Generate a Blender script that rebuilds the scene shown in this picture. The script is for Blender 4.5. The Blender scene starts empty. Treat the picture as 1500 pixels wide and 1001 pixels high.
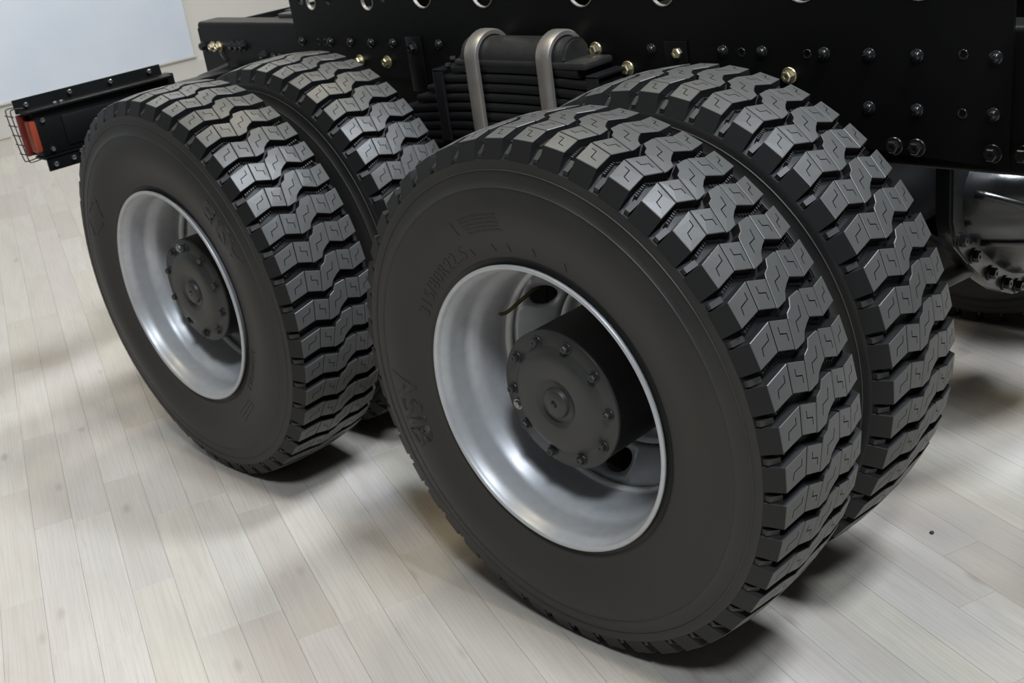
import bpy, bmesh, math, random
from mathutils import Vector, Matrix
random.seed(4)
R = math.radians
H = 0.541                      # axle height above the floor
DX = -1.3506                   # second axle, behind the first
DUAL = 0.357                   # distance between the twin tyres
YM = 0.138                     # tyre mid-plane behind the outer rim flange
PITCH = 360.0 / 46

# ------------------------------------------------------------------ camera, world, light
sc = bpy.context.scene
C = sc.collection
cam_d = bpy.data.cameras.new('camera')
cam = bpy.data.objects.new('camera', cam_d)
C.objects.link(cam)
CAM = Vector((1.46113515, -1.38082275, 1.01073791 + H))
cam.matrix_world = Matrix.Translation(CAM) @ (Matrix.Rotation(0.830486682, 4, 'Z') @ Matrix.Rotation(1.16843871, 4, 'X') @ Matrix.Rotation(-0.145040534, 4, 'Z'))
cam_d.sensor_width = 36.0
cam_d.lens = 1710.826 / 1500 * 36.0
cam_d.clip_start = 0.05
cam_d.dof.use_dof = True
cam_d.dof.focus_distance = 2.05
cam_d.dof.aperture_fstop = 9.0
sc.camera = cam

w = bpy.data.worlds.new('world')
sc.world = w
w.use_nodes = True
bg = w.node_tree.nodes['Background']
bg.inputs[0].default_value = (0.93, 0.97, 1.0, 1)
bg.inputs[1].default_value = 0.055

def area(name, loc, tgt, size, energy, col=(1, 1, 1), size_y=None):
    d = bpy.data.lights.new(name, 'AREA')
    d.energy = energy; d.size = size; d.color = col
    if size_y:
        d.shape = 'RECTANGLE'; d.size_y = size_y
    o = bpy.data.objects.new(name, d)
    C.objects.link(o)
    o.location = loc
    o.rotation_euler = (Vector(tgt) - Vector(loc)).to_track_quat('-Z', 'Y').to_euler()
    return o

# the hall's ceiling lamps, then one added to brighten the back wall
WARM = (1.0, 0.88, 0.66)
COOL = (0.84, 0.91, 1.0)
area('hall_lamp', (-4.2, -2.4, 7.0), (-1.6, -0.6, 0), 1.0, 18, WARM)
area('hall_lamp', (-2.8, 3.4, 7.0), (-1.2, 0.2, 0), 1.0, 105, WARM)
area('hall_lamp', (-1.4, -0.6, 7.4), (-1.2, 0.0, 0), 1.0, 95, WARM)
area('hall_lamp', (1.9, 2.8, 7.0), (0.5, 0.6, 0), 1.0, 400, COOL)
area('hall_lamp', (3.6, -2.7, 6.6), (0.5, 0.4, 0), 1.0, 320, COOL)
area('hall_lamp', (2.7, 0.3, 7.2), (0.7, 0.5, 0), 1.0, 440, COOL)
area('hall_lamp', (-6.5, 3.0, 5.4), (-7.7, 3.1, 1.0), 1.5, 120, (1, 0.98, 0.93))  # added unseen lamp that brightens the wall and its panel

vs = sc.view_settings
vs.view_transform = 'Standard'
vs.look = 'None'
vs.gamma = 1.0
vs.use_curve_mapping = False
vs.exposure = 0.0

# ------------------------------------------------------------------ materials
MATS = {}
def mat(name, col, rough=0.5, metal=0.0, noise=None, bump=None, coat=0.0, spec=0.5):
    """noise=(scale, amount, second colour, rough amount), bump=(scale, strength)"""
    m = bpy.data.materials.new(name)
    m.use_nodes = True
    nt = m.node_tree
    b = nt.nodes['Principled BSDF']
    b.inputs['Base Color'].default_value = (*col, 1)
    b.inputs['Roughness'].default_value = rough
    b.inputs['Metallic'].default_value = metal
    b.inputs['Specular IOR Level'].default_value = spec
    b.inputs['Coat Weight'].default_value = coat
    b.inputs['Coat Roughness'].default_value = 0.08
    tc = None
    if noise or bump:
        tc = nt.nodes.new('ShaderNodeTexCoord')
    if noise:
        n = nt.nodes.new('ShaderNodeTexNoise')
        n.inputs['Scale'].default_value = noise[0]
        n.inputs['Detail'].default_value = 5
        nt.links.new(tc.outputs['Object'], n.inputs['Vector'])
        rp = nt.nodes.new('ShaderNodeMapRange')
        rp.inputs['From Min'].default_value = 0.38
        rp.inputs['From Max'].default_value = 0.68
        rp.inputs['To Max'].default_value = noise[1]
        nt.links.new(n.outputs['Fac'], rp.inputs['Value'])
        mx = nt.nodes.new('ShaderNodeMix'); mx.data_type = 'RGBA'
        mx.inputs[6].default_value = (*col, 1)
        mx.inputs[7].default_value = (*noise[2], 1)
        nt.links.new(rp.outputs[0], mx.inputs[0])
        nt.links.new(mx.outputs[2], b.inputs['Base Color'])
        if len(noise) > 3:
            rr = nt.nodes.new('ShaderNodeMath'); rr.operation = 'MULTIPLY_ADD'
            rr.inputs[1].default_value = noise[3]
            rr.inputs[2].default_value = rough
            nt.links.new(rp.outputs[0], rr.inputs[0])
            nt.links.new(rr.outputs[0], b.inputs['Roughness'])
    if bump:
        n2 = nt.nodes.new('ShaderNodeTexNoise')
        n2.inputs['Scale'].default_value = bump[0]
        n2.inputs['Detail'].default_value = 4
        nt.links.new(tc.outputs['Object'], n2.inputs['Vector'])
        bp = nt.nodes.new('ShaderNodeBump')
        bp.inputs['Strength'].default_value = bump[1]
        bp.inputs['Distance'].default_value = 0.002
        nt.links.new(n2.outputs['Fac'], bp.inputs['Height'])
        nt.links.new(bp.outputs[0], b.inputs['Normal'])
    MATS[name] = m
    return m

mat('tread_rubber', (0.055, 0.055, 0.052), 0.41, 0, (9, 0.7, (0.060, 0.059, 0.056), 0.08), (260, 0.05))
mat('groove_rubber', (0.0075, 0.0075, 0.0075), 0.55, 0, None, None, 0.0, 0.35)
mat('side_rubber', (0.0145, 0.0145, 0.0140), 0.50, 0, (4, 0.8, (0.027, 0.0255, 0.021), 0.10), (300, 0.04))
mat('letter_rubber', (0.013, 0.013, 0.0125), 0.5)
mat('silver_paint', (0.52, 0.535, 0.55), 0.37, 0.30, (40, 0.3, (0.38, 0.39, 0.40), 0.05), (500, 0.05))
mat('weld_metal', (0.80, 0.80, 0.78), 0.6, 0.1, None, (160, 0.9))
mat('hub_paint', (0.034, 0.035, 0.033), 0.42, 0.0, (14, 0.6, (0.044, 0.043, 0.038), 0.1), (200, 0.08))
mat('hub_bolt_paint', (0.022, 0.022, 0.021), 0.45)
mat('black_drum', (0.004, 0.004, 0.004), 0.5)
mat('frame_paint', (0.0032, 0.0032, 0.0033), 0.42, 0, (6, 0.5, (0.0045, 0.0045, 0.0045), 0.08), None, 0.0, 0.22)
mat('gloss_black', (0.006, 0.0065, 0.0065), 0.22, 0, (9, 0.7, (0.013, 0.014, 0.014), 0.25), (28, 0.35), 0.3)
mat('leaf_black', (0.010, 0.010, 0.011), 0.35, 0, None, (60, 0.1))
mat('cast_black', (0.018, 0.018, 0.017), 0.45, 0, (30, 0.5, (0.03, 0.029, 0.026)), (160, 0.35))
mat('bare_steel', (0.40, 0.38, 0.34), 0.42, 0.75, (18, 0.8, (0.34, 0.29, 0.26), 0.1), (90, 0.1))
mat('black_bolt', (0.03, 0.03, 0.032), 0.22, 0.6)
mat('zinc_bolt', (0.62, 0.55, 0.36), 0.33, 0.9, (60, 0.5, (0.45, 0.42, 0.34)))
mat('chrome_bolt', (0.28, 0.28, 0.28), 0.3, 0.9)
mat('brass', (0.16, 0.13, 0.06), 0.4, 0.8)
mat('red_lens', (0.24, 0.042, 0.020), 0.25, 0, None, None, 0.3)
mat('dark_red_lens', (0.16, 0.02, 0.015), 0.3)
mat('wire_black', (0.02, 0.02, 0.02), 0.4, 0.3)
mat('hose_black', (0.02, 0.02, 0.02), 0.55)
mat('wall_paint', (0.60, 0.58, 0.53), 0.7, 0, (0.8, 0.4, (0.56, 0.545, 0.51)))
mat('base_paint', (0.56, 0.545, 0.50), 0.6)
mat('panel_white', (0.68, 0.75, 0.85), 0.6, 0, (1.6, 0.8, (0.78, 0.82, 0.88)))
mat('debris_dark', (0.03, 0.03, 0.035), 0.6)

def floor_mat():
    m = bpy.data.materials.new('laminate')
    m.use_nodes = True
    nt = m.node_tree; L = nt.links.new
    b = nt.nodes['Principled BSDF']
    tc = nt.nodes.new('ShaderNodeTexCoord')
    oi = nt.nodes.new('ShaderNodeObjectInfo')
    ge = nt.nodes.new('ShaderNodeNewGeometry')
    ad = nt.nodes.new('ShaderNodeMath'); ad.operation = 'ADD'
    L(oi.outputs['Random'], ad.inputs[0]); L(ge.outputs['Random Per Island'], ad.inputs[1])
    fr = nt.nodes.new('ShaderNodeMath'); fr.operation = 'FRACT'
    L(ad.outputs[0], fr.inputs[0])
    wn = nt.nodes.new('ShaderNodeTexWhiteNoise'); wn.noise_dimensions = '1D'
    L(fr.outputs[0], wn.inputs['W'])
    sc_ = nt.nodes.new('ShaderNodeVectorMath'); sc_.operation = 'SCALE'
    L(wn.outputs['Color'], sc_.inputs[0]); sc_.inputs['Scale'].default_value = 30
    vadd = nt.nodes.new('ShaderNodeVectorMath'); vadd.operation = 'ADD'
    L(tc.outputs['Object'], vadd.inputs[0]); L(sc_.outputs[0], vadd.inputs[1])
    def noise(scl, detail, dist=0.0):
        mp = nt.nodes.new('ShaderNodeMapping')
        mp.inputs['Scale'].default_value = scl
        L(vadd.outputs[0], mp.inputs['Vector'])
        n = nt.nodes.new('ShaderNodeTexNoise')
        n.inputs['Scale'].default_value = 1.0
        n.inputs['Detail'].default_value = detail
        n.inputs['Distortion'].default_value = dist
        L(mp.outputs[0], n.inputs['Vector'])
        return n.outputs['Fac']
    def mixc(fac, a, c):
        mx = nt.nodes.new('ShaderNodeMix'); mx.data_type = 'RGBA'
        L(fac, mx.inputs[0])
        for s, v in ((6, a), (7, c)):
            if isinstance(v, tuple): mx.inputs[s].default_value = (*v, 1)
            else: L(v, mx.inputs[s])
        return mx.outputs[2]
    def rng(v, a, c, lo, hi):
        r = nt.nodes.new('ShaderNodeMapRange')
        r.inputs['From Min'].default_value = a; r.inputs['From Max'].default_value = c
        r.inputs['To Min'].default_value = lo; r.inputs['To Max'].default_value = hi
        L(v, r.inputs['Value'])
        return r.outputs[0]
    sepc = nt.nodes.new('ShaderNodeSeparateColor'); L(wn.outputs['Color'], sepc.inputs[0])
    base = mixc(wn.outputs['Value'], (0.408, 0.368, 0.320), (0.485, 0.458, 0.412))
    base = mixc(rng(sepc.outputs[1], 0.55, 1.0, 0, 0.5), base, (0.490, 0.458, 0.375))
    base = mixc(rng(sepc.outputs[2], 0.55, 1.0, 0, 0.5), base, (0.475, 0.435, 0.415))
    soft = noise((1.3, 9, 1), 4, 2.2)
    col = mixc(rng(soft, 0.42, 0.72, 0, 0.38), base, (0.37, 0.325, 0.280))
    grain = noise((3.5, 85, 1), 5, 2.0)
    col = mixc(rng(grain, 0.50, 0.80, 0, 0.42), col, (0.32, 0.28, 0.24))
    rings = nt.nodes.new('ShaderNodeTexWave')
    rings.inputs['Scale'].default_value = 1.0; rings.inputs['Distortion'].default_value = 14
    rings.inputs['Detail'].default_value = 2; rings.inputs['Detail Scale'].default_value = 0.8
    mp = nt.nodes.new('ShaderNodeMapping'); mp.inputs['Scale'].default_value = (0.8, 26, 1)
    rings.bands_direction = 'Y'
    L(vadd.outputs[0], mp.inputs['Vector']); L(mp.outputs[0], rings.inputs['Vector'])
    col = mixc(rng(rings.outputs['Fac'], 0.55, 1.0, 0, 0.20), col, (0.33, 0.29, 0.25))
    vk = nt.nodes.new('ShaderNodeTexVoronoi'); vk.inputs['Scale'].default_value = 1.0
    mp2 = nt.nodes.new('ShaderNodeMapping'); mp2.inputs['Scale'].default_value = (3.2, 8.5, 0.01)
    L(vadd.outputs[0], mp2.inputs['Vector']); L(mp2.outputs[0], vk.inputs['Vector'])
    col = mixc(rng(vk.outputs['Distance'], 0.03, 0.13, 0.55, 0), col, (0.24, 0.20, 0.165))
    L(col, b.inputs['Base Color'])
    b.inputs['Roughness'].default_value = 0.40
    b.inputs['Specular IOR Level'].default_value = 0.38
    MATS['laminate'] = m
floor_mat()
mat('joint_dark', (0.40, 0.35, 0.30), 0.8)

# ------------------------------------------------------------------ helpers
def obj(name, bm, m, parent=None, smooth=False, loc=None, angle=None):
    me = bpy.data.meshes.new(name)
    bmesh.ops.recalc_face_normals(bm, faces=bm.faces)
    bm.to_mesh(me); bm.free()
    me.materials.append(MATS[m])
    if smooth:
        me.polygons.foreach_set('use_smooth', [True] * len(me.polygons))
        if angle: me.set_sharp_from_angle(angle=R(angle))
    o = bpy.data.objects.new(name, me)
    C.objects.link(o)
    o.parent = parent
    if loc: o.location = loc
    return o

def inst(name, src, parent, loc=(0, 0, 0), rot=(0, 0, 0)):
    o = bpy.data.objects.new(name, src.data)
    C.objects.link(o)
    o.parent = parent; o.location = loc; o.rotation_euler = rot
    for md in src.modifiers:
        n = o.modifiers.new(md.name, md.type)
        if md.type == 'SOLIDIFY': n.thickness = md.thickness; n.offset = md.offset
    return o

def empty(name, loc, parent=None):
    o = bpy.data.objects.new(name, None)
    C.objects.link(o)
    o.location = loc; o.parent = parent; o.empty_display_size = 0.1
    return o

def box(bm, lo, hi, bevel=0.0, seg=2):
    v = [bm.verts.new((x, y, z)) for x in (lo[0], hi[0]) for y in (lo[1], hi[1]) for z in (lo[2], hi[2])]
    fs = [bm.faces.new([v[i] for i in q]) for q in ((0, 1, 3, 2), (4, 6, 7, 5), (0, 4, 5, 1), (2, 3, 7, 6), (0, 2, 6, 4), (1, 5, 7, 3))]
    if bevel:
        es = list({e for f in fs for e in f.edges})
        bmesh.ops.bevel(bm, geom=es, offset=bevel, segments=seg, affect='EDGES', profile=0.5)

def boxo(name, lo, hi, m, parent, bevel=0.0, seg=2, smooth=False):
    bm = bmesh.new(); box(bm, lo, hi, bevel, seg)
    return obj(name, bm, m, parent, smooth or bevel > 0, angle=40)

def lathe_y(bm, prof, n=96, closed=False):
    """prof: (y, r) spun about the local Y axis"""
    rings = []
    for y, r in prof:
        if r < 1e-6: rings.append([bm.verts.new((0, y, 0))])
        else: rings.append([bm.verts.new((r * math.cos(2 * math.pi * k / n), y, r * math.sin(2 * math.pi * k / n))) for k in range(n)])
    pairs = list(zip(rings, rings[1:])) + ([(rings[-1], rings[0])] if closed else [])
    for a, b in pairs:
        for k in range(n):
            k2 = (k + 1) % n
            if len(a) == 1 and len(b) == 1: continue
            if len(a) == 1: bm.faces.new((a[0], b[k], b[k2]))
            elif len(b) == 1: bm.faces.new((a[k], a[k2], b[0]))
            else: bm.faces.new((a[k], a[k2], b[k2], b[k]))

def tube(bm, pts, r, n=10, rx=None):
    pts = [Vector(p) for p in pts]
    rings = []
    up = None
    for i, p in enumerate(pts):
        t = ((pts[min(i + 1, len(pts) - 1)] - pts[max(i - 1, 0)])).normalized()
        if up is None:
            up = Vector((0, 0, 1)) if abs(t.z) < 0.9 else Vector((1, 0, 0))
        a = t.cross(up).normalized(); up = a.cross(t).normalized()
        rings.append([bm.verts.new(p + a * (rx or r) * math.cos(2 * math.pi * k / n) + up * r * math.sin(2 * math.pi * k / n)) for k in range(n)])
    for a, b in zip(rings, rings[1:]):
        for k in range(n): bm.faces.new((a[k], a[(k + 1) % n], b[(k + 1) % n], b[k]))
    bm.faces.new(rings[0]); bm.faces.new(rings[-1])

def smooth_path(pts, n=6):
    P = [Vector(p) for p in pts]; out = []
    for i in range(len(P) - 1):
        p0, p1, p2, p3 = P[max(i - 1, 0)], P[i], P[i + 1], P[min(i + 2, len(P) - 1)]
        for k in range(n):
            t = k / n
            out.append(0.5 * ((2 * p1) + (p2 - p0) * t + (2 * p0 - 5 * p1 + 4 * p2 - p3) * t * t + (3 * p1 - p0 - 3 * p2 + p3) * t ** 3))
    out.append(P[-1])
    return out

def sweep_rect(bm, pts, side, wd, th, bev=0.3):
    """flat bar of width wd along 'side' swept along pts (in the plane normal to side)"""
    side = Vector(side); rings = []
    pts = [Vector(p) for p in pts]
    sec = [(-.5, -.5 + bev), (-.5 + bev * .6, -.5), (.5 - bev * .6, -.5), (.5, -.5 + bev), (.5, .5 - bev), (.5 - bev * .6, .5), (-.5 + bev * .6, .5), (-.5, .5 - bev)]
    for i, p in enumerate(pts):
        t = (pts[min(i + 1, len(pts) - 1)] - pts[max(i - 1, 0)]).normalized()
        nrm = side.cross(t).normalized()
        rings.append([bm.verts.new(p + side * a * wd + nrm * b * th) for a, b in sec])
    for a, b in zip(rings, rings[1:]):
        for k in range(8): bm.faces.new((a[k], a[(k + 1) % 8], b[(k + 1) % 8], b[k]))
    bm.faces.new(rings[0]); bm.faces.new(rings[-1])

def plate_with_holes(bm, outline, holes, y0, th):
    """outline and holes in (x, z); plate between y0 and y0+th"""
    def loop(pts, y): return [bm.verts.new((x, y, z)) for x, z in pts]
    fr = []
    for y in (y0, y0 + th):
        loops = [loop(p, y) for p in [outline] + holes]
        es = []
        for l in loops:
            for k in range(len(l)): es.append(bm.edges.new((l[k], l[(k + 1) % len(l)])))
        bmesh.ops.triangle_fill(bm, use_beauty=True, use_dissolve=False, edges=es)
        fr.append(loops)
    for a, b in zip(*fr):
        for k in range(len(a)): bm.faces.new((a[k], a[(k + 1) % len(a)], b[(k + 1) % len(a)], b[k]))

def slot(cx, cz, w_, h_, n=12):
    pts = []
    r = w_ / 2; s = max(h_ / 2 - r, 0)
    for k in range(n + 1):
        a = math.pi * k / n; pts.append((cx + r * math.cos(a), cz + s + r * math.sin(a)))
    for k in range(n + 1):
        a = math.pi + math.pi * k / n; pts.append((cx + r * math.cos(a), cz - s + r * math.sin(a)))
    out = []
    for p in pts:
        if not out or (abs(p[0] - out[-1][0]) + abs(p[1] - out[-1][1]) > 1e-5): out.append(p)
    return out

# bolt heads pointing along -Y (outwards), made once and shared
def bolt_mesh(name, m, rw, rh, hh, dome=False):
    bm = bmesh.new()
    if rw: lathe_y(bm, [(0.002, 0), (0.002, rw), (-0.002, rw), (-0.0035, rw * 0.93), (-0.0035, 0)], 20)
    if dome:
        lathe_y(bm, [(0, 0), (0, rh), (-hh * 0.45, rh * 0.95), (-hh * 0.8, rh * 0.7), (-hh, rh * 0.3), (-hh, 0)], 16)
    else:
        o_ = -0.003 if rw else 0
        lathe_y(bm, [(o_, 0), (o_, rh), (o_ - hh * 0.8, rh), (o_ - hh, rh * 0.82), (o_ - hh, rh * 0.4), (o_ - hh * 0.85, rh * 0.33), (o_ - hh * 0.85, 0)], 6)
    me = bpy.data.meshes.new(name)
    bmesh.ops.recalc_face_normals(bm, faces=bm.faces)
    bm.to_mesh(me); bm.free(); me.materials.append(MATS[m])
    if dome: me.polygons.foreach_set('use_smooth', [True] * len(me.polygons))
    return me
BOLT = {
    'black': bolt_mesh('bolt', 'black_bolt', 0.014, 0.0105, 0.012, True),
    'zinc': bolt_mesh('bolt', 'zinc_bolt', 0.0185, 0.0125, 0.014),
    'hub': bolt_mesh('bolt', 'hub_bolt_paint', 0.0120, 0.0090, 0.010),
    'plug': bolt_mesh('bolt', 'chrome_bolt', 0.0125, 0.0085, 0.005),
    'steel': bolt_mesh('bolt', 'chrome_bolt', 0.0, 0.008, 0.008),
    'big': bolt_mesh('bolt', 'black_bolt', 0.019, 0.014, 0.013),
}
def bolt(kind, parent, loc, rot=(0, 0, 0), name='bolt'):
    o = bpy.data.objects.new(name, BOLT[kind])
    C.objects.link(o); o.parent = parent; o.location = loc; o.rotation_euler = rot
    return o

# ------------------------------------------------------------------ the setting
def in_view(p, mx=80):
    q = cam.matrix_world.inverted() @ Vector(p)
    if q.z > -0.1: return False
    u = 750 + 1710.8 * q.x / -q.z; v = 500.5 - 1710.8 * q.y / -q.z
    return -mx < u < 1500 + mx and -mx < v < 1001 + mx

fl_bm = bmesh.new(); box(fl_bm, (-7.62, -5, -0.10), (4, 6.5, -0.0035))
flo = obj('floor', fl_bm, 'joint_dark')
flo['kind'] = 'structure'; flo['label'] = 'pale whitewashed oak laminate floor of narrow staggered planks'
PA = R(-21.2); PW = 0.1015; PL = 0.64
pd = Vector((math.cos(PA), math.sin(PA))); pn = Vector((-math.sin(PA), math.cos(PA)))
S0 = -0.4077                     # a seam found in the photograph
anchors = {-1: -0.348 + 0, 0: -0.348, 1: -0.4845, 2: -0.4845, 3: -0.78, 4: -0.596, 5: -1.265, 6: -0.9}
def plank_bm(ln):
    bm = bmesh.new(); g = 0.00022
    x0, x1, y0, y1 = g, ln - g, g, PW - g
    c = 0.0003
    t = [bm.verts.new(p) for p in ((x0 + c, y0 + c, 0), (x1 - c, y0 + c, 0), (x1 - c, y1 - c, 0), (x0 + c, y1 - c, 0))]
    e = [bm.verts.new(p) for p in ((x0, y0, -c), (x1, y0, -c), (x1, y1, -c), (x0, y1, -c))]
    b_ = [bm.verts.new(p) for p in ((x0, y0, -0.004), (x1, y0, -0.004), (x1, y1, -0.004), (x0, y1, -0.004))]
    bm.faces.new(t)
    for a, d in ((t, e), (e, b_)):
        for k in range(4): bm.faces.new((a[k], a[(k + 1) % 4], d[(k + 1) % 4], d[k]))
    return bm
cand = []
for row in range(-75, 90):
    s = S0 - PW * row            # rows go towards -n
    ph = anchors.get(row, random.random() * PL)
    t0 = ph - PL * 16
    for k in range(-2, 28):
        t = t0 + PL * k
        mid = pd * (t + PL / 2) + pn * (s - PW / 2)
        org = pd * t + pn * (s - PW)
        if mid.x < -7.45 or mid.x > 3.2 or mid.y < -4.5 or mid.y > 6: continue
        cand.append(((Vector((mid.x, mid.y, 0)) - CAM).length, org, any(in_view((q.x, q.y, 0), 10) for q in (mid, org, org + pd * PL, org + pn * PW, org + pd * PL + pn * PW))))
cand.sort(key=lambda c: (not c[2], c[0]))
pb = plank_bm(PL)
first = None
n_pl = sum(1 for c in cand if c[2])
for d_, org, vis in cand[:min(300, n_pl)]:
    if first is None:
        first = obj('plank', pb, 'laminate', flo); o = first
    else: o = inst('plank', first, flo)
    o.location = (org.x, org.y, 0); o.rotation_euler = (0, 0, PA)
rest = bmesh.new()
rm = Matrix.Rotation(PA, 4, 'Z')
for d_, org, vis in cand[min(300, n_pl):]:
    c0 = [rest.verts.new((org.x, org.y, 0)) for _ in range(0)]
    q = [org, org + pd * (PL - 0.0008), org + pd * (PL - 0.0008) + pn * (PW - 0.0008), org + pn * (PW - 0.0008)]
    lo = Matrix.Rotation(-PA, 4, 'Z')
    rest.faces.new([rest.verts.new(lo @ Vector((v.x, v.y, 0))) for v in q])
ro = obj('plank_remainder', rest, 'laminate', flo)
ro.rotation_euler = (0, 0, PA); ro['kind'] = 'stuff'

WX = -7.55
bm = bmesh.new(); box(bm, (WX - 0.1, -5, 0), (WX, 6.5, 4.5))
wl = obj('wall_back', bm, 'wall_paint'); wl['kind'] = 'structure'; wl['label'] = 'plain beige exhibition stand wall behind the truck'
bm = bmesh.new(); box(bm, (WX, -5, 0), (WX + 0.012, 6.5, 0.215), 0.003)
bb = obj('baseboard_back', bm, 'base_paint'); bb['kind'] = 'structure'; bb['label'] = 'low beige baseboard along the back wall'
pn_ = empty('wall_panel', (WX + .004, 1.0, 0.257))
pn_['label'] = 'large pale blue-white panel mounted on the beige wall behind the tail lamp'; pn_['category'] = 'panel'; pn_['kind'] = 'thing'
boxo('board', (0, -4.5, 0.0), (0.02, 2.735, 2.4), 'panel_white', pn_, 0.003)
bm = bmesh.new()
box(bm, (0, 2.735, -0.012), (0.028, 2.75, 2.4)); o = obj('edge_strip', bm, 'base_paint', pn_)
bm = bmesh.new()
box(bm, (0, -4.5, -0.012), (0.028, 2.735, 0.0)); o = obj('edge_strip', bm, 'base_paint', pn_)

# ------------------------------------------------------------------ the truck
truck = empty('truck', (0, 0, 0))
truck['label'] = 'black truck chassis on twin rear axles with dual lug-tread tyres on silver rims'
truck['category'] = 'truck'

# ---- tyres
RK = 540.0
def rt(y):                       # radius of the block tops at y (mm from the outer flange plane), in mm
    u = abs(y - YM * 1000)
    if u < 62: return 543 - 1.6 * (u / 62) ** 2
    return 541.4 - 7.0 * min((u - 62) / 58, 1.2)

def inset_poly(P, d):
    n = len(P); out = []
    area_ = sum(P[i][0] * P[(i + 1) % n][1] - P[(i + 1) % n][0] * P[i][1] for i in range(n))
    sg = 1 if area_ > 0 else -1
    for i in range(n):
        a, b, c = Vector(P[i - 1]), Vector(P[i]), Vector(P[(i + 1) % n])
        e1 = (b - a).normalized(); e2 = (c - b).normalized()
        n1 = Vector((-e1.y, e1.x)) * sg; n2 = Vector((-e2.y, e2.x)) * sg
        m = (n1 + n2); k = m.length_squared
        m = m / max(k, 0.5) * 2 * d
        out.append((b.x + m.x, b.y + m.y))
    return out

def thick_line(P, wd):
    P = [Vector(p) for p in P]; L_, R_ = [], []
    for i, p in enumerate(P):
        d1 = (p - P[i - 1]).normalized() if i else None
        d2 = (P[i + 1] - p).normalized() if i < len(P) - 1 else None
        d = ((d1 or d2) + (d2 or d1))
        if d1 and d2:
            n1 = Vector((-d1.y, d1.x)); n2 = Vector((-d2.y, d2.x)); m = n1 + n2; m = m / max(m.length_squared, .6) * 2
        else:
            d = d.normalized(); m = Vector((-d.y, d.x))
        L_.append(p + m * wd / 2); R_.append(p - m * wd / 2)
    return [(q.x, q.y) for q in L_ + R_[::-1]]

def block_mesh(name, poly_deg, sipe, m='tread_rubber', edge=None):
    """poly in (degrees, mm); sipe polyline the same; edge = side whose foot runs down the shoulder (-1 outer, +1 inner)"""
    K = math.pi / 180 * RK
    P = [(a * K, y) for a, y in poly_deg]
    top = inset_poly(P, 1.1)
    bm = bmesh.new()
    def put(x, y, dr=0.0, r=None):
        rr = ((rt(y) if r is None else r) + dr) / 1000
        a = x / RK
        return (rr * math.cos(a), y / 1000, rr * math.sin(a))
    flat = bmesh.new()
    lo = [bm.verts.new((x, y, 0)) for x, y in top]
    es = [bm.edges.new((lo[i], lo[(i + 1) % len(lo)])) for i in range(len(lo))]
    hl = None
    if sipe:
        hp = thick_line([(a * K, y) for a, y in sipe], 1.9)
        hl = [bm.verts.new((x, y, 0)) for x, y in hp]
        es += [bm.edges.new((hl[i], hl[(i + 1) % len(hl)])) for i in range(len(hl))]
    bmesh.ops.triangle_fill(bm, use_beauty=True, use_dissolve=False, edges=es)
    flat.free()
    for v in bm.verts: v.co = put(v.co.x, v.co.y)
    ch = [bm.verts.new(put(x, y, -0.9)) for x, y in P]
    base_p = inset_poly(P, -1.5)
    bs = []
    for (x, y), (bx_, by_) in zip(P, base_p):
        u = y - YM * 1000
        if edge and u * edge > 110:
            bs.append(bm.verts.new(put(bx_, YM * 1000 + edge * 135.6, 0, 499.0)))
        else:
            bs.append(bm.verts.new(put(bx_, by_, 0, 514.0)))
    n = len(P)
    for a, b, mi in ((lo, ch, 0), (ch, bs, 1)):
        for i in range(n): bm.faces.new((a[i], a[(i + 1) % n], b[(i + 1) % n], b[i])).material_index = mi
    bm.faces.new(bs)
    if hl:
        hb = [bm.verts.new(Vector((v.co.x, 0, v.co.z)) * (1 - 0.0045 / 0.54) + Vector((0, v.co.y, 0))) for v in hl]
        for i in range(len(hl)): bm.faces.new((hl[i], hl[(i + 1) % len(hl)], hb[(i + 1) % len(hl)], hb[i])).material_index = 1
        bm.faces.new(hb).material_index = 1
    bmesh.ops.recalc_face_normals(bm, faces=bm.faces)
    me = bpy.data.meshes.new(name); bm.to_mesh(me); bm.free()
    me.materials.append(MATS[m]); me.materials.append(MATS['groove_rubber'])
    return me

def bil(q, ab):                  # q: theta-top/outer, theta-bottom/outer, theta-top/inner, theta-bottom/inner
    a, b = ab
    return tuple((1 - b) * ((1 - a) * q[0][i] + a * q[1][i]) + b * ((1 - a) * q[2][i] + a * q[3][i]) for i in (0, 1))
Sq = [(2.76, 18), (-2.26, 18), (4.35, 73.5), (-1.04, 65.5)]
Iq = [(4.3, 75.5), (-1.0, 67.5), (2.96, 116), (-2.22, 104.5)]
I2 = [(6.3, 178.5), (1.2, 171), (5.18, 217), (-0.18, 209.5)]
S2 = [(5.25, 219), (-0.1, 211.5), (6.0, 258), (0.95, 258)]
Zs = [(.22, .76), (.45, .75), (.47, .37), (.73, .32)]
Zi = [(.22, .33), (.46, .34), (.465, .72), (.71, .74)]
Zs2 = [(.25, .66), (.46, .64), (.50, .34), (.74, .32)]
quad = lambda q: [q[0], q[1], q[3], q[2]]
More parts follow.
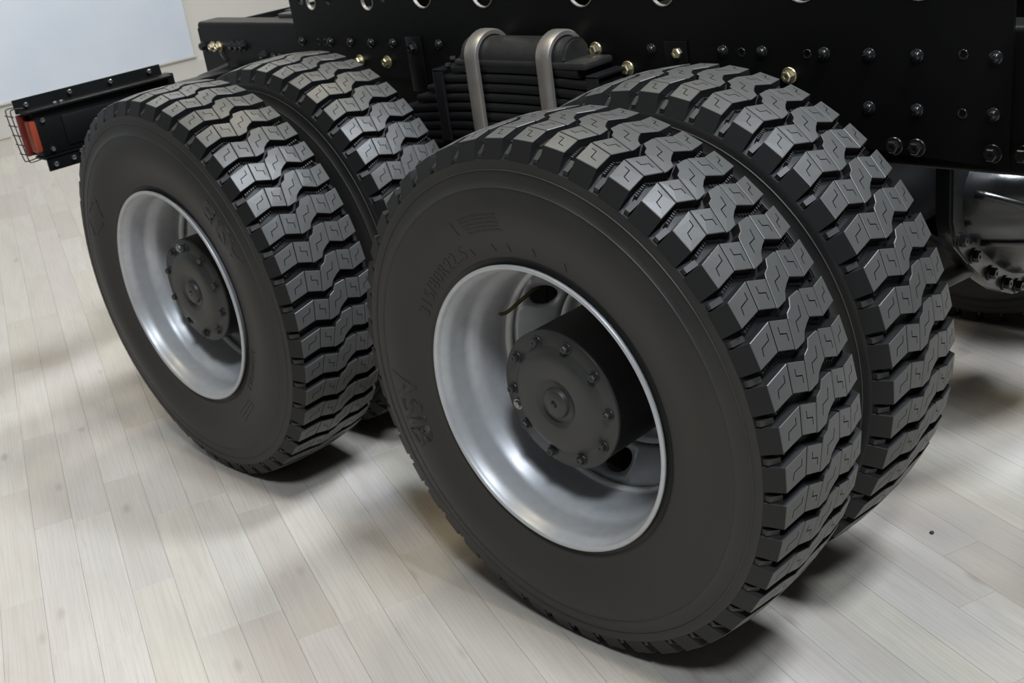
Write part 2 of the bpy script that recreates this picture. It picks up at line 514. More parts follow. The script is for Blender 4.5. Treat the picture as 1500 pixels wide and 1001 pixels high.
BLK = {
    'shoulder_block': (block_mesh('shoulder_block', quad(Sq), [bil(Sq, z) for z in Zs], edge=-1), 48),
    'rib_block': (block_mesh('rib_block', quad(Iq), [bil(Iq, z) for z in Zi]), 92),
    'centre_block': (block_mesh('centre_block', [(3.0, 118), (-2.4, 106), (-2.44, 113), (-1.97, 135), (-.58, 144), (.38, 157), (1.0, 169.2), (6.05, 176.5), (6.3, 172), (5.99, 144), (4.49, 135), (3.82, 122)],
                                 [(4.01, 155.9), (2.13, 150.3), (1.75, 132.5), (-0.1, 128.8)]), 141),
    'rib_block_2': (block_mesh('rib_block', quad(I2), [bil(I2, z) for z in Zi]), 194),
    'shoulder_block_2': (block_mesh('shoulder_block', quad(S2), [bil(S2, z) for z in Zs2], edge=1), 240),
}

def carcass_bm():
    bm = bmesh.new()
    half = [(0, .5215), (.050, .5205), (.085, .5175), (.106, .5140), (.118, .5065), (.1280, .5005), (.1335, .4990), (.1352, .4990), (.1360, .4970),
            (.1367, .4900), (.1372, .4815), (.1388, .4806), (.1390, .4796), (.1376, .4786), (.1398, .4660), (.1426, .4512), (.1441, .4503), (.1442, .4494), (.1434, .4484), (.1462, .4350),
            (.1478, .4200), (.1475, .4000), (.1448, .3800), (.1402, .3600), (.1362, .3420), (.1336, .3280), (.1324, .3190), (.1322, .3140), (.1290, .3108), (.1278, .3060), (.1268, .2960)]
    prof = [(YM - u, r) for u, r in half[::-1]] + [(YM + u, r) for u, r in half[1:]]
    lathe_y(bm, prof, 138)
    return bm

def groove_bm():
    """low ribs at the bottom of the tread grooves and the tabs between the shoulder blocks"""
    bm = bmesh.new()
    K = math.pi / 180
    def bit(a0, a1, y0, y1, r0, r1, r1b=None):
        vs_ = []
        for a in (a0, a1):
            for y in (y0, y1):
                for r in (r0, r1 if (y == y0 or r1b is None) else r1b):
                    vs_.append(bm.verts.new((r / 1000 * math.cos(a * K), y / 1000, r / 1000 * math.sin(a * K))))
        for q in ((0, 1, 3, 2), (4, 6, 7, 5), (0, 4, 5, 1), (2, 3, 7, 6), (0, 2, 6, 4), (1, 5, 7, 3)): bm.faces.new([vs_[i] for i in q])
    for k in range(46):
        b = k * PITCH
        # tab at the outer shoulder, above each block
        for sg in (-1, 1):
            e = 138 + sg * 120
            a0 = b + (3.25 if sg < 0 else -1.35)
            ys = sorted((e + sg * 11.5, e - sg * 7.0))
            r_hi, r_lo = 522.0, 509.0
            if sg < 0: bit(a0, a0 + 1.15, ys[0], ys[1], 497, r_lo, r_hi)
            else: bit(a0, a0 + 1.15, ys[0], ys[1], 497, r_hi, r_lo)
        # stone ejectors along the groove
        for j in range(7):
            t = j / 6
            y = 30 + t * 42; a = b + 4.55 + t * 1.65
            bit(a, a + .55, y, y + 3.6, 512, 525)
        for j in range(6):
            t = j / 5
            y = 78 + t * 28; a = b + 5.85 - t * 1.0
            bit(a, a + .5, y, y + 3.2, 512, 524.5)
        for j in range(5):
            t = j / 4
            y = 182 + t * 26; a = b + 7.6 - t * 1.0
            bit(a, a + .5, y, y + 3.2, 512, 524.5)
        for j in range(5):
            t = j / 4
            y = 216 + t * 30; a = b + 6.75 + t * 0.9
            bit(a, a + .5, y, y + 3.2, 512, 523)
    return bm

cb = carcass_bm(); T_SRC = None
G_SRC = None
count = {}
def tyre(cx, cy, phase, label, seen, far=False):
    global T_SRC, G_SRC
    if T_SRC is None:
        T_SRC = obj('tyre', cb, 'side_rubber', truck, True, angle=50); t = T_SRC
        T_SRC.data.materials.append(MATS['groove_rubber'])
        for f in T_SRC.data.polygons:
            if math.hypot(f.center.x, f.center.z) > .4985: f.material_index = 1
    else: t = inst('tyre', T_SRC, truck)
    t.location = (cx, cy, H)
    t['label'] = label
    if G_SRC is None:
        G_SRC = obj('groove_ribs', groove_bm(), 'side_rubber', t); g = G_SRC
    else: g = inst('groove_ribs', G_SRC, t)
    g['kind'] = 'stuff'
    g.rotation_euler = (0, -R(phase), 0)
    rest = bmesh.new()
    for k in range(46):
        th = phase + k * PITCH
        for key, (me, y) in BLK.items():
            a = R(th + 2); p = Vector((cx + .53 * math.cos(a), cy + y / 1000, H + .53 * math.sin(a)))
            nrm = Vector((math.cos(a), 0, math.sin(a)))
            face = nrm.dot((CAM - p).normalized())
            if not far and seen(key, math.degrees(math.atan2(math.sin(a), math.cos(a))), face):
                nm = key.replace('_2', '')
                o = bpy.data.objects.new(nm, me); C.objects.link(o); o.parent = t
                o.rotation_euler = (0, -R(th), 0)
                count[nm] = count.get(nm, 0) + 1
            else:
                tmp = me.copy(); tmp.transform(Matrix.Rotation(-R(th), 4, 'Y')); rest.from_mesh(tmp); bpy.data.meshes.remove(tmp)
    if len(rest.verts):
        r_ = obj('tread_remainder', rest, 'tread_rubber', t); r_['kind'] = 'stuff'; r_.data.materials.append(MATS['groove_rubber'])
    else: rest.free()
    return t

PH = 55 % PITCH
tA = tyre(0, 0, PH, 'front outer tyre, nearest, marked 315/80R22.5',
          lambda k, a, f: k == 'shoulder_block' or f > -0.02)
tA2 = tyre(0, DUAL, (50.0 + 5.2 - 55) % PITCH + PH, 'front inner tyre, partly hidden behind the nearest tyre',
           lambda k, a, f: f > -0.02 and -35 < a < 135)
tB = tyre(DX, 0, PH + 2.0, 'rear outer tyre below the tail lamp',
          lambda k, a, f: k == 'shoulder_block' or f > -0.02)
tB2 = tyre(DX, DUAL, PH + 5.5, 'rear inner tyre beside the leaf spring',
           lambda k, a, f: f > -0.02 and 10 < a < 140)
YC = 1.245
for x in (0, DX):
    o = tyre(x, 2 * YC - DUAL - 2 * YM, PH + 3, 'black tyre on the far side of the axle', None, True)
    o = tyre(x, 2 * YC - 2 * YM, PH + 1, 'black tyre on the far side of the axle', None, True)
print('blocks', count)

# ---- lettering and marks moulded in the sidewalls
def side_y(r):                   # sidewall surface (y) of the outer face at radius r
    tab = [(.3140, .1322), (.3190, .1324), (.3280, .1336), (.3420, .1362), (.3600, .1402), (.3800, .1448), (.4000, .1475), (.4200, .1478), (.4350, .1462), (.4484, .1434), (.4512, .1426), (.4660, .1398), (.4786, .1376)]
    for (r0, u0), (r1, u1) in zip(tab, tab[1:]):
        if r <= r1: return YM - (u0 + (u1 - u0) * max(0, (r - r0)) / (r1 - r0))
    return YM - .1376

def side_text(parent, name, txt, rad, a_mid, size, inward=False, rise=0.0009, space=1.0, m='letter_rubber', bold=0.0, xs=1.0):
    cu = bpy.data.curves.new(name, 'FONT'); cu.body = txt; cu.size = size; cu.align_x = 'CENTER'; cu.align_y = 'CENTER'
    cu.space_character = space; cu.offset = bold
    cu.resolution_u = 3
    to = bpy.data.objects.new(name, cu); C.objects.link(to)
    dg = bpy.context.evaluated_depsgraph_get()
    me = bpy.data.meshes.new_from_object(to.evaluated_get(dg))
    bpy.data.objects.remove(to)
    bm = bmesh.new(); bm.from_mesh(me); bpy.data.meshes.remove(me)
    long_e = [e for e in bm.edges if e.calc_length() > size * 0.3]
    if long_e: bmesh.ops.subdivide_edges(bm, edges=long_e, cuts=2)
    bmesh.ops.triangulate(bm, faces=bm.faces)
    ret = bmesh.ops.extrude_face_region(bm, geom=list(bm.faces))
    topv = {g for g in ret['geom'] if isinstance(g, bmesh.types.BMVert)}
    for v in bm.verts:
        s = -1 if inward else 1
        r = rad + s * v.co.y
        a = R(a_mid) - s * v.co.x * xs / rad
        y = side_y(r) + (-rise if v in topv else 0.001)
        v.co = (r * math.cos(a), y, r * math.sin(a))
    o = obj(name, bm, m, parent)
    return o

def side_bar(parent, name, r0, a0, r1, a1, wd, rise=0.0009, m='letter_rubber'):
    """raised bar between two polar points on the sidewall"""
    p0 = Vector((r0 * math.cos(R(a0)), r0 * math.sin(R(a0)))); p1 = Vector((r1 * math.cos(R(a1)), r1 * math.sin(R(a1))))
    d = (p1 - p0).normalized(); n_ = Vector((-d.y, d.x)) * wd / 2
    bm = bmesh.new(); rows = []
    for k in range(5):
        c = p0.lerp(p1, k / 4); rows.append([])
        for s, up in ((-1, 0), (-1, 1), (1, 1), (1, 0)):
            q = c + n_ * s
            rows[-1].append(bm.verts.new((q.x, side_y(q.length) + (-rise if up else 0.001), q.y)))
    for a, b in zip(rows, rows[1:]):
        for i in range(3): bm.faces.new((a[i], a[i + 1], b[i + 1], b[i]))
    return obj(name, bm, m, parent)

side_text(tA, 'size_lettering', '315/80R22.5', .338, 135, .040, space=1.12)
# the small print is too fine to read: rows of tiny raised strokes
for i in range(5):
    a = 111.0 - i * .3
    while a > 95.5:
        ln = random.uniform(.35, 1.1)
        side_bar(tA, 'fine_print', .4000 - .0078 * i, a, .4000 - .0078 * i, a - ln, .0034, .0006)
        a -= ln + random.uniform(.22, .5)
def ring_marks(t):
    for a in (112, 101, 94, 83, 70): side_bar(t, 'mould_mark', .325, a, .340, a + 1.0, .002)
ring_marks(tA)
side_bar(tA, 'mould_mark', .372, 113.5, .402, 114.5, .0022)
side_text(tA, 'brand_lettering', 'ASIB', .405, 193, .085, inward=True, bold=.003, space=1.05)
side_text(tB, 'brand_lettering', 'ASIB', .405, 35, .085, inward=True, bold=.003, space=1.05)
for (r0, a0), (r1, a1) in (((.418, 146), (.438, 153)), ((.405, 142), (.372, 149)), ((.368, 152), (.396, 160)), ((.438, 156), (.408, 161.5))):
    side_bar(tB, 'rhombus_mark', r0, a0, r1, a1, .006)
for i in range(3): side_bar(tB, 'stripe_mark', .352 + .013 * i, -60 + 1.5 * i, .346 + .013 * i, -46 + 1.5 * i, .006)
side_text(tB, 'size_lettering', '315/80R22.5', .330, -28, .026, space=1.1)

# ---- rims and discs
def rim_bm():
    bm = bmesh.new()
    prof = [(.006, .2985), (.001, .3000), (-.0025, .2985), (-.0035, .2950), (-.0025, .2920), (.0010, .2898), (.0060, .2886), (.0090, .2872), (.0120, .2856), (.0200, .2822), (.0260, .2802), (.0330, .2792),
            (.0640, .2775), (.0720, .2760), (.0800, .2715), (.0940, .2640), (.1020, .2610), (.1120, .2595), (.1850, .2570), (.2250, .2580), (.2420, .2640), (.2540, .2760), (.2660, .2860), (.2750, .2900), (.2780, .2950), (.2760, .2990)]
    lathe_y(bm, prof, 120)
    return bm
rim_src = None
def disc_bm(nh=6, a0=-95.0):
    """dished disc with hand holes; local y runs inwards from the outer flange plane"""
    bm = bmesh.new()
    ya, ra, yb, rb = .190, .2545, .268, .190
    def P(phi, s): return (( ra + (rb - ra) * s) * math.cos(phi), ya + (yb - ya) * s, (ra + (rb - ra) * s) * math.sin(phi))
    cache = {}
    def V(phi, s):
        k = (round((phi % (2 * math.pi)) * 1e5) % 628319, round(s * 1e5))
        if k not in cache: cache[k] = bm.verts.new(P(phi, s))
        return cache[k]
    sec = 2 * math.pi / nh; hw = R(13.0)
    M = 8
    for h in range(nh):
        c = R(a0) + h * sec
        rect = []
        for i in range(M): rect.append((c - hw + 2 * hw * i / M, 0.0))
        for i in range(M): rect.append((c + hw, i / M))
        for i in range(M): rect.append((c + hw - 2 * hw * i / M, 1.0))
        for i in range(M): rect.append((c - hw, 1 - i / M))
        prev = [V(*q) for q in rect]
        for ring in (0.5, 1.0):
            cur = []
            for q in rect:
                ang = math.atan2((q[1] - .5) * 2, (q[0] - c) / hw)
                el = (c + R(8.2) * math.cos(ang), .5 + .30 * math.sin(ang))
                cur.append(bm.verts.new(P(q[0] + (el[0] - q[0]) * ring, q[1] + (el[1] - q[1]) * ring)))
            for i in range(len(cur)):
                j = (i + 1) % len(cur); bm.faces.new((prev[i], prev[j], cur[j], cur[i]))
            prev = cur
        s0, s1 = c + hw, c + sec - hw
        for i in range(10):
            pa, pb_ = s0 + (s1 - s0) * i / 10, s0 + (s1 - s0) * (i + 1) / 10
            for j in range(M): bm.faces.new((V(pa, j / M), V(pb_, j / M), V(pb_, (j + 1) / M), V(pa, (j + 1) / M)))
    # centre: fillet and flat seat, outer lip
    n = 120
    for prof in ([(yb, rb), (.284, .181), (.292, .174), (.296, .165), (.296, .12)], [(ya, ra), (.180, .2562), (.170, .2566)]):
        lathe_y(bm, prof, n)
    bmesh.ops.remove_doubles(bm, verts=bm.verts, dist=0.0006)
    return bm
disc_src = None; weld_src = None
def wheel(cx, cy, flip, label, rot=0.0):
    global rim_src, disc_src, weld_src
    if rim_src is None:
        rim_src = obj('wheel_rim', rim_bm(), 'silver_paint', truck, True, angle=60); r_ = rim_src
        md = r_.modifiers.new('solid', 'SOLIDIFY'); md.thickness = .005; md.offset = -1
    else: r_ = inst('wheel_rim', rim_src, truck)
    r_.location = (cx, cy, H); r_['label'] = label
    if flip:
        r_.location = (cx, cy + .2745, H); r_.rotation_euler = (0, 0, math.pi)
    if disc_src is None:
        disc_src = obj('disc', disc_bm(), 'silver_paint', r_, True, angle=45); d = disc_src
        md = d.modifiers.new('solid', 'SOLIDIFY'); md.thickness = .007; md.offset = 1
    else: d = inst('disc', disc_src, r_)
    d.rotation_euler = (0, rot, 0)
    if weld_src is None:
        bm = bmesh.new()
        lathe_y(bm, [(.178 + .0085 * math.cos(a), .2535 + .0065 * math.sin(a)) for a in [2 * math.pi * k / 8 for k in range(8)]], 120, closed=True)
        weld_src = obj('weld_bead', bm, 'weld_metal', r_, True)
    else: inst('weld_bead', weld_src, r_)
    return r_
rA = wheel(0, 0, False, 'silver steel rim of the nearest tyre')
rB = wheel(DX, 0, False, 'silver steel rim of the rear outer tyre', R(-30))
for x_, l_ in ((0, 'rim of the front inner tyre, black standing in for shade'), (DX, 'rim of the rear inner tyre, black standing in for shade')):
    o = wheel(x_, DUAL, True, l_)
    for q in [o] + [c for c in C.objects if c.parent == o]:
        q.data = q.data.copy(); q.data.materials.clear(); q.data.materials.append(MATS['cast_black'])  # shade behind the hand holes is put into the rim colour as black

# valve stems
bm = bmesh.new()
tube(bm, smooth_path([(-.185, .245, .150), (-.188, .205, .145), (-.200, .168, .128), (-.2140, .148, .1130), (-.2230, .132, .1120)]), .0042)
obj('valve_stem', bm, 'brass', rA, True)
bm = bmesh.new()
tube(bm, [(.120, .245, -.160), (.128, .215, -.163)], .006); tube(bm, [(.128, .2152, -.163), (.135, .185, -.166)], .0045)
obj('valve_stem', bm, 'brass', rA, True)

# ---- hubs
def hub(cx, ang, label):
    bm = bmesh.new()
    lathe_y(bm, [(.0655, .1), (.0655, .1455), (.31, .1455), (.31, .05)], 72)
    h = obj('hub', bm, 'black_drum', truck, True, loc=(cx, 0, H), angle=40); h['label'] = label
    bm = bmesh.new()
    lathe_y(bm, [(.0650, .1), (.0650, .1450), (.0635, .1468), (.0585, .1468), (.0568, .1450), (.0565, .1180), (.0550, .1140), (.0470, .1060), (.0440, .0990), (.0425, .0860), (.0425, .0560), (.0440, .0500), (.0490, .0440), (.0500, .0390),
                 (.0490, .0320), (.0470, .0310), (.0420, .0302), (.0400, .0280), (.0395, .0080), (.0440, .0065), (.0440, 0)], 72)
    cap = obj('hub_cap', bm, 'hub_paint', h, True, angle=50)
    for k in range(10):
        a = R(1 + 36 * k + ang); bolt('hub', h, (.1265 * math.cos(a), .0568, .1265 * math.sin(a)), (0, random.random(), 0))
    a = R(-163 + ang); bolt('plug', h, (.124 * math.cos(a), .0568, .124 * math.sin(a)), name='drain_plug')
    # wheel nuts on the disc
    for k in range(10):
        a = R(18 + 36 * k + ang); bolt('big', h, (.162 * math.cos(a), .288, .162 * math.sin(a)), name='wheel_nut')
    return h
hub(0, 0, 'dark grey hub with bolted cap, front axle'); hub(DX, -92, 'dark grey hub with bolted cap, rear axle')
for x in (0, DX):
    bm = bmesh.new(); lathe_y(bm, [(.36, .0), (.36, .205), (.60, .205), (.60, .09), (1.9, .09), (1.9, .205), (2.13, .205), (2.13, 0)], 40)
    o = obj('axle_beam', bm, 'frame_paint', truck, True, loc=(x, 0, H), angle=40)

# ---- chassis rails
RY = 0.82
Z = lambda z: z + H
def rail(y0, sgn, name):
    bm = bmesh.new()
    t = .009; fw = .085
    ys = lambda d: y0 + sgn * d
    for lo, hi in (((-2.335, 0, Z(.283)), (1.6, t, Z(.568))), ((-2.335, t, Z(.559)), (1.6, fw, Z(.568))), ((-2.335, t, Z(.283)), (1.6, fw, Z(.292)))):
        a = sorted((ys(lo[1]), ys(hi[1]))); box(bm, (lo[0], a[0], lo[2]), (hi[0], a[1], hi[2]))
    return bm
# near rail as one C-section
def c_section(x0, x1, y0, sgn, z0, z1, fw=.085, t=.009, r=.014):
    bm = bmesh.new()
    out = []
    for k in range(5):
        a = math.pi / 2 * k / 4; out.append((r - r * math.sin(a), z1 - r + r * math.cos(a)))
    for k in range(5):
        a = math.pi / 2 * k / 4; out.append((r - r * math.cos(a), z0 + r - r * math.sin(a)))
    prof = [(fw, z1)] + out + [(fw, z0), (fw, z0 + t), (t, z0 + t), (t, z1 - t), (fw, z1 - t)]
    ends = [[bm.verts.new((x, y0 + sgn * d, z)) for d, z in prof] for x in (x0, x1)]
    n = len(prof)
    for i in range(n): bm.faces.new((ends[0][i], ends[0][(i + 1) % n], ends[1][(i + 1) % n], ends[1][i]))
    for e in ends: bm.faces.new(e)
    return bm
fr = obj('frame_rail', c_section(-2.335, 1.6, RY, 1, Z(.283), Z(.572)), 'frame_paint', truck, True, angle=35)
fr['label'] = 'black steel frame rail along the inner tyres'
obj('frame_rail', c_section(-2.335, 1.6, 2 * YC - RY, -1, Z(.283), Z(.572)), 'frame_paint', truck, True, angle=35)['label'] = 'black frame rail on the far side'
# upright mounting plate with slots
def flank(y0, th, name):
    bm = bmesh.new()
    holes = []
    for x, z, w_, h_ in ((-1.675, .648, .026, .040), (-1.622, .655, .046, .085), (-1.534, .648, .026, .040), (-1.346, .655, .054, .090), (-1.27, .648, .022, .03), (-1.10, .665, .085, .10), (-.858, .665, .085, .10),
                         (-.512, .665, .085, .10), (-.262, .660, .070, .09), (.101, .665, .080, .09), (.36, .667, .080, .09)):
        holes.append(slot(x, Z(z), w_, h_))
    plate_with_holes(bm, [(-1.733, Z(.445)), (.545, Z(.300)), (.545, Z(.86)), (-1.745, Z(.86))], holes, y0, th)
    return obj(name, bm, 'frame_paint', truck)
fp = flank(RY - .010, .009, 'mounting_plate')
for x, z, w_, h_ in ((-1.622, .655, .046, .085), (-1.346, .655, .054, .090), (-1.10, .665, .085, .10), (-.858, .665, .085, .10), (-.512, .665, .085, .10), (-.262, .660, .070, .09), (.101, .665, .080, .09), (.36, .667, .080, .09)):
    bm = bmesh.new(); plate_with_holes(bm, slot(x, Z(z), w_ + .001, h_ + .001), [slot(x, Z(z), w_ - .004, h_ - .004)], RY - .0115, .0105)
    obj('slot_highlight', bm, 'bare_steel', fp)  # added bright ring imitating light caught on the black-painted slot lip
fp['label'] = 'upright black mounting plate with a row of slots above the tyres'
flank(2 * YC - RY + .001, .009, 'mounting_plate')['label'] = 'upright black mounting plate on the far rail'
for x in (-2.30, -1.35, -.675, 0.0, .9):
    boxo('cross_member', (x - .03, RY + .01, Z(.32)), (x + .03, 2 * YC - RY - .01, Z(.53)), 'frame_paint', truck, .006)
FY = RY - .0105
for x in (-1.708, -1.558, -1.459, -1.359, -1.258, -1.057, -.306, -.103, -.001, .151, .254, .357, .514):
    bolt('black', fp, (x, FY, Z(.516)))
for x in (.252, .357, .512): bolt('black', fp, (x, FY, Z(.407)))
for x in (.308, .357, .513): bolt('big', fp, (x, FY, Z(.330)))
bolt('big', fr, (.568, RY - .001, Z(.330)))
for x, z in ((-1.427, .4615), (-1.297, .4615), (-.479, .513), (-.383, .469), (-.225, .511), (.065, .467)): bolt('zinc', fp, (x, FY, Z(z)), (0, random.random(), 0))
# dark holes without bolts
for x, z in ((-1.62, .516), (-1.585, .516), (-.055, .514), (.11, .514), (.45, .520), (.45, .405)):
    bm = bmesh.new(); lathe_y(bm, [(.002, 0), (.002, .006), (-.001, .0075), (-.001, .010), (.003, .011)], 14)
    obj('bolt_hole', bm, 'black_bolt', fp, True, loc=(x, FY, Z(z)))
# small clamp plates
for x in (-1.165, -.235):
    o = boxo('clamp_plate', (x - .03, FY - .006, Z(.38)), (x + .035, FY, Z(.537)), 'frame_paint', fp, .002)
bolt('big', fp, (-1.165, FY - .006, Z(.505)))
# bolts on the bare rear end of the rail
for x, z, k in ((-2.262, .488, 'zinc'), (-2.222, .489, 'zinc'), (-2.135, .492, 'big'), (-2.10, .492, 'big'), (-2.070, .494, 'big'), (-2.325, .488, 'big'), (-1.955, .462, 'big'), (-1.90, .46, 'black'), (-1.86, .46, 'black')):
    bolt(k, fr, (x, RY - .001, Z(z)))
# rear end closing plate
boxo('end_plate', (-2.345, RY + .0, Z(.283)), (-2.335, 2 * YC - RY, Z(.55)), 'frame_paint', truck, .002)
# tank at the front end of the plate
bm = bmesh.new(); lathe_y(bm, [(0, 0), (0, .12), (.02, .14), (.5, .14), (.5, 0)], 40)
o = obj('air_tank', bm, 'frame_paint', truck, True, loc=(.72, .60, Z(.60)), angle=50)
o.rotation_euler = (0, 0, -math.pi / 2); o.location = (.66, .74, Z(.66))

# hose on the rail end and a rod with its fittings above the rail
bm = bmesh.new(); tube(bm, smooth_path([(-2.16, .80, Z(.43)), (-2.19, .76, Z(.415)), (-2.24, .70, Z(.39)), (-2.26, .66, Z(.32)), (-2.24, .62, Z(.26))]), .010)
obj('brake_hose', bm, 'hose_black', truck, True)
bm = bmesh.new(); tube(bm, [(-2.22, .86, Z(.44)), (-2.20, .812, Z(.44)), (-2.225, .81, Z(.485))], .004); obj('cable', bm, 'hose_black', truck, True)
bm = bmesh.new()
tube(bm, [(-2.13, 1.12, Z(.60)), (-2.155, 1.12, Z(.76)), (-2.17, 1.12, Z(.90))], .013); tube(bm, [(-2.13, 1.12, Z(.53)), (-2.13, 1.12, Z(.61))], .017)
obj('upright_pipe', bm, 'hose_black', truck, True)
boxo('pipe_bracket', (-2.16, 1.07, Z(.535)), (-2.06, 1.16, Z(.567)), 'frame_paint', truck, .006)
boxo('pipe_bracket', (-1.97, 1.03, Z(.535)), (-1.92, 1.08, Z(.585)), 'frame_paint', truck, .012)
bm = bmesh.new(); box(bm, (-1.95, .90, Z(.566)), (-1.50, 1.02, Z(.585)), .004)
o = obj('step_tread', bm, 'cast_black', truck, True, angle=40)

# ---- leaf spring
SX, SY = -.675, .752
sp = empty('leaf_spring', (SX, SY, Z(.3)), truck)
sp['label'] = 'black leaf spring pack clamped by two bare steel straps'
ends = [.225, .283, .333, .385, .450, .51, .56, .60, .64, .68]
for k in range(10):
    z1 = .492 - .0252 * k - .3; L_ = ends[k]
    bm = bmesh.new()
    N = 16; rows = []
    for i in range(N + 1):
        x = -L_ + 2 * L_ * i / N
        dz = -.055 * (x / .68) ** 2
        sec = [(-.048, -.0205), (-.0515, -.012), (-.0515, -.006), (-.048, 0), (.05, 0), (.05, -.0225)]
        rows.append([bm.verts.new((x, y, z1 + z + dz)) for y, z in sec])
    for a, b in zip(rows, rows[1:]):
        for i in range(6): bm.faces.new((a[i], a[(i + 1) % 6], b[(i + 1) % 6], b[i]))
    bm.faces.new(rows[0]); bm.faces.new(rows[-1])
    obj('leaf', bm, 'leaf_black', sp, True, angle=35)
# saddle on top: half-round bar
bm = bmesh.new()
prof = [(-.050, .495 - .3)] + [(-.050 * math.cos(math.pi * k / 14), .508 - .3 + .047 * math.sin(math.pi * k / 14)) for k in range(15)] + [(.050, .495 - .3)]
e0 = [[bm.verts.new((x, y, z)) for y, z in prof] for x in (-.185, .185)]
for i in range(len(prof)): bm.faces.new((e0[0][i], e0[0][(i + 1) % len(prof)], e0[1][(i + 1) % len(prof)], e0[1][i]))
c0 = [bm.faces.new(e) for e in e0]
bmesh.ops.bevel(bm, geom=list({e for f in c0 for e in f.edges}), offset=.006, segments=2, affect='EDGES')
obj('saddle', bm, 'cast_black', sp, True, angle=45)
boxo('spring_seat', (-.205, -.054, .186), (.255, .05, .204), 'cast_black', sp, .006)
for x in (-.128, .128):
    path = [(x, -.062, -.10), (x, -.062, .10), (x, -.062, .205)] + [(x, -.062 * math.cos(math.pi * k / 14), .208 + .056 * math.sin(math.pi * k / 14)) for k in range(15)] + [(x, .062, .2), (x, .062, -.1)]
    bm = bmesh.new(); sweep_rect(bm, path, (1, 0, 0), .044, .017, .22)
    obj('u_bolt', bm, 'bare_steel', sp, True, angle=40)['label'] = 'bare steel U-bolt strap'
for x in (-.275, .275):
    bm = bmesh.new(); box(bm, (x - .018, -.060, -.02), (x + .018, -.052, .175), .002); box(bm, (x - .018, -.060, .168), (x + .018, .055, .176), .002)
    obj('rebound_clip', bm, 'leaf_black', sp)
for x, z in ((-.235, .205), (-.258, .186), (-.30, .165)):
    b_ = bolt('steel', sp, (x, -.03, z), (R(90), 0, 0))
boxo('spring_bracket', (-.075 - .02, .04, -.2), (.1, .062, .1), 'cast_black', sp, .004)

# ---- differential housing on the front axle
dh = empty('differential', (.33, YC, Z(0)), truck)
dh['label'] = 'glossy black bolted differential housing at the right behind the front inner tyre'
half = [(.255, .30), (.255, .11), (.232, .042), (.160, -.022), (.065, -.098), (-.02, -.155), (-.095, -.19), (-.18, -.21), (-.27, -.19), (-.36, -.12), (-.42, 0), (-.44, .14), (-.44, .30)]
fl_o = [(-a, z) for a, z in half]
def prism_x(bm, pts, x0, x1, sc1=1.0, c=(0.1, .12)):
    A_ = [bm.verts.new((x0, y, z)) for y, z in pts]
    B_ = [bm.verts.new((x1, c[0] + (y - c[0]) * sc1, c[1] + (z - c[1]) * sc1)) for y, z in pts]
    n = len(pts)
    for i in range(n): bm.faces.new((A_[i], A_[(i + 1) % n], B_[(i + 1) % n], B_[i]))
    f1 = bm.faces.new(A_); f2 = bm.faces.new(B_)
    return f1, f2
bm = bmesh.new(); f1, f2 = prism_x(bm, fl_o, -.02, .018)
bmesh.ops.bevel(bm, geom=list(f2.edges), offset=.006, segments=2, affect='EDGES')
obj('flange', bm, 'gloss_black', dh, True, angle=40)
inner = inset_poly(fl_o, .045)
bm = bmesh.new()
prev = None
for x, s in ((.0, 1.0), (.02, .985), (.06, .94), (.11, .86), (.16, .74), (.20, .56), (.215, .30)):
    ring = [bm.verts.new((x, .1 + (y - .1) * s, .14 + (z - .14) * s)) for y, z in inner]
    if prev:
        for i in range(len(ring)): bm.faces.new((prev[i], prev[(i + 1) % len(ring)], ring[(i + 1) % len(ring)], ring[i]))
    prev = ring
bm.faces.new(prev)
bowl = obj('bowl', bm, 'gloss_black', dh, True, angle=60)
sb = bowl.modifiers.new('sub', 'SUBSURF'); sb.levels = 1; sb.render_levels = 2
# raised ribs laid on the bowl
from mathutils.bvhtree import BVHTree
bt = BVHTree.FromObject(bowl, bpy.context.evaluated_depsgraph_get())
for line in ([(-.19, .16), (-.14, .125), (-.08, .10), (0, .085), (.10, .08), (.2, .085)], [(.02, .30), (.02, .22), (.03, .15), (.03, .09)], [(-.15, .03), (-.05, .015), (.06, .01), (.16, .012)]):
    pts = []
    for q in smooth_path([(0, a, b) for a, b in line], 5):
        h_ = bt.ray_cast(Vector((1, q.y, q.z)), Vector((-1, 0, 0)))
        if h_[0]: pts.append(h_[0])
    if len(pts) > 2:
        bm = bmesh.new(); tube(bm, pts, .010, 8); obj('rib', bm, 'gloss_black', dh, True)
mid = inset_poly(fl_o, .022)
for i in (2, 3, 4, 5, 6, 7):
    q = mid[i]; bolt('big', dh, (.0195, q[0], q[1]), (0, 0, R(90)), name='flange_bolt')
bm = bmesh.new(); tube(bm, [(.05, .60, Z(-.03)), (.30, 1.05, Z(-.055)), (.34, 1.3, Z(-.06))], .022, 14); obj('torque_rod', bm, 'leaf_black', truck, True)

# ---- tail lamp on its bracket
LX = -2.10
tl = empty('tail_lamp', (LX, .03, Z(.30)), truck)
tl['label'] = 'black tail lamp unit with red end lens and wire guard'
def bx(name, lo, hi, m, bev=.003): return boxo(name, lo, hi, m, tl, bev)
bx('lamp_housing', (-.075, .028, .012), (.0, .50, .150), 'frame_paint', .006)
bx('recess_panel', (-.001, .115, .028), (.004, .46, .122), 'frame_paint', .003)
bx('top_flange', (-.06, .004, .150), (.018, .51, .158), 'frame_paint', .002)
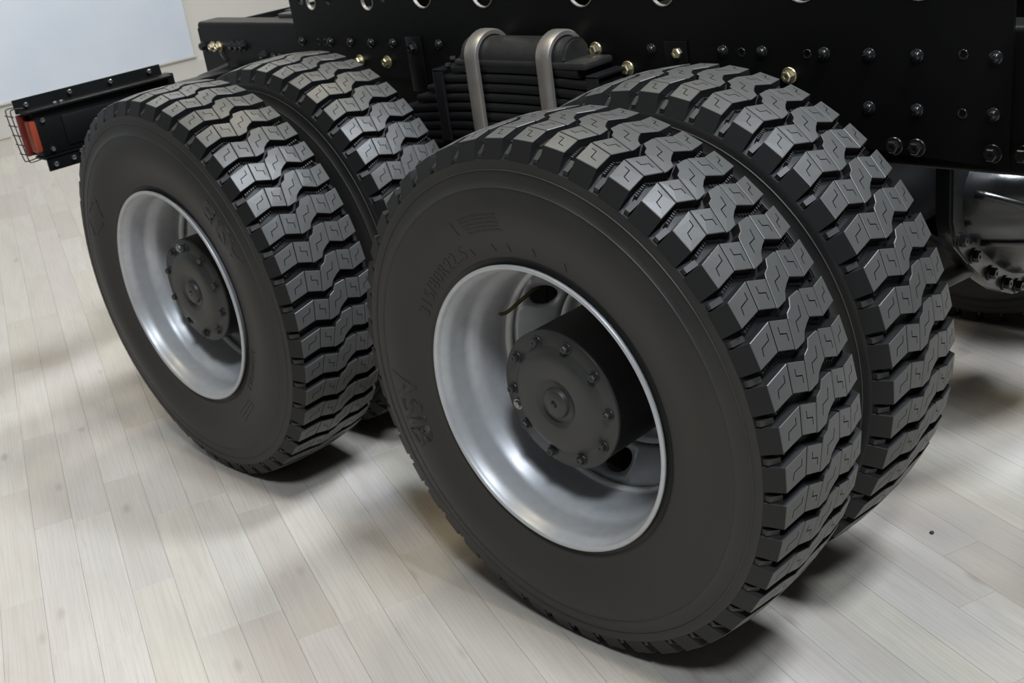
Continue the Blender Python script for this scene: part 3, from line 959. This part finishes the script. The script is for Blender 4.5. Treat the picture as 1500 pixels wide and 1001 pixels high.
# sloping upper strip and lower strip
for nm, pts in (('upper_strip', [(-.045, .150), (-.050, .192), (-.044, .192), (-.039, .150)]), ('lower_strip', [(.016, .012), (.016, -.030), (.022, -.030), (.022, .012)])):
    bm = bmesh.new()
    y0, y1 = (0.0, .505) if nm == 'upper_strip' else (.026, .50)
    A_ = [bm.verts.new((x, y0, z)) for x, z in pts]; B_ = [bm.verts.new((x, y1, z)) for x, z in pts]
    for i in range(4): bm.faces.new((A_[i], A_[(i + 1) % 4], B_[(i + 1) % 4], B_[i]))
    bm.faces.new(A_); bm.faces.new(B_)
    obj(nm, bm, 'frame_paint', tl)
bx('lower_flange', (-.06, .026, .004), (.022, .50, .012), 'frame_paint', .002)
bx('red_lens', (-.045, .010, .028), (.002, .034, .128), 'red_lens', .008)
bx('lens_base', (-.06, .000, .018), (-.042, .028, .146), 'dark_red_lens', .004)
gx = -.02
for dx in (0.0, -.035):
    bm = bmesh.new(); tube(bm, smooth_path([(gx + dx, .022, .166), (gx + dx, -.016, .170), (gx + dx, -.024, .155), (gx + dx, -.019, .08), (gx + dx, -.012, .014), (gx + dx, -.004, .004), (gx + dx, .030, .006)], 5), .0018, 6)
    obj('guard_wire', bm, 'wire_black', tl, True)
for z in (.15, .12, .09, .06, .03):
    bm = bmesh.new(); tube(bm, [(gx + .012, -.024 + (.155 - z) * .085, z), (gx - .05, -.024 + (.155 - z) * .085, z)], .0018, 6)
    obj('guard_wire', bm, 'wire_black', tl, True)
for y, z in ((.055, .122), (.062, .030)): bolt('steel', tl, (.001, y, z), (0, 0, R(90)))
for y, z in ((.05, -.012), (.11, -.008), (.14, .006)): bolt('steel', tl, (.022, y, z), (0, 0, R(90)))
for y, z in ((.035, .172), (.18, .178), (.32, .178), (.46, .178)): bolt('steel', tl, (-.040, y, z), (0, 0, R(90)))
for y in (.11, .13): bolt('steel', tl, (.0, y, .158), (-R(90), 0, 0))
boxo('lamp_bracket', (LX - .03, .53, Z(.40)), (LX + .03, RY, Z(.425)), 'frame_paint', truck, .004)
boxo('lamp_bracket', (LX - .06, .50, Z(.30)), (LX - .01, .56, Z(.46)), 'frame_paint', truck, .004)

# ---- a crumb of debris on the floor
bm = bmesh.new(); bmesh.ops.create_icosphere(bm, subdivisions=2, radius=.0045)
for v in bm.verts: v.co *= 1 + .25 * math.sin(v.co.x * 900 + v.co.z * 700); v.co.z *= .7
o = obj('debris_crumb', bm, 'debris_dark', None, True, loc=(.425, .750, .003))
o['label'] = 'tiny dark crumb lying on the floor at right of the tyres'; o['category'] = 'debris'
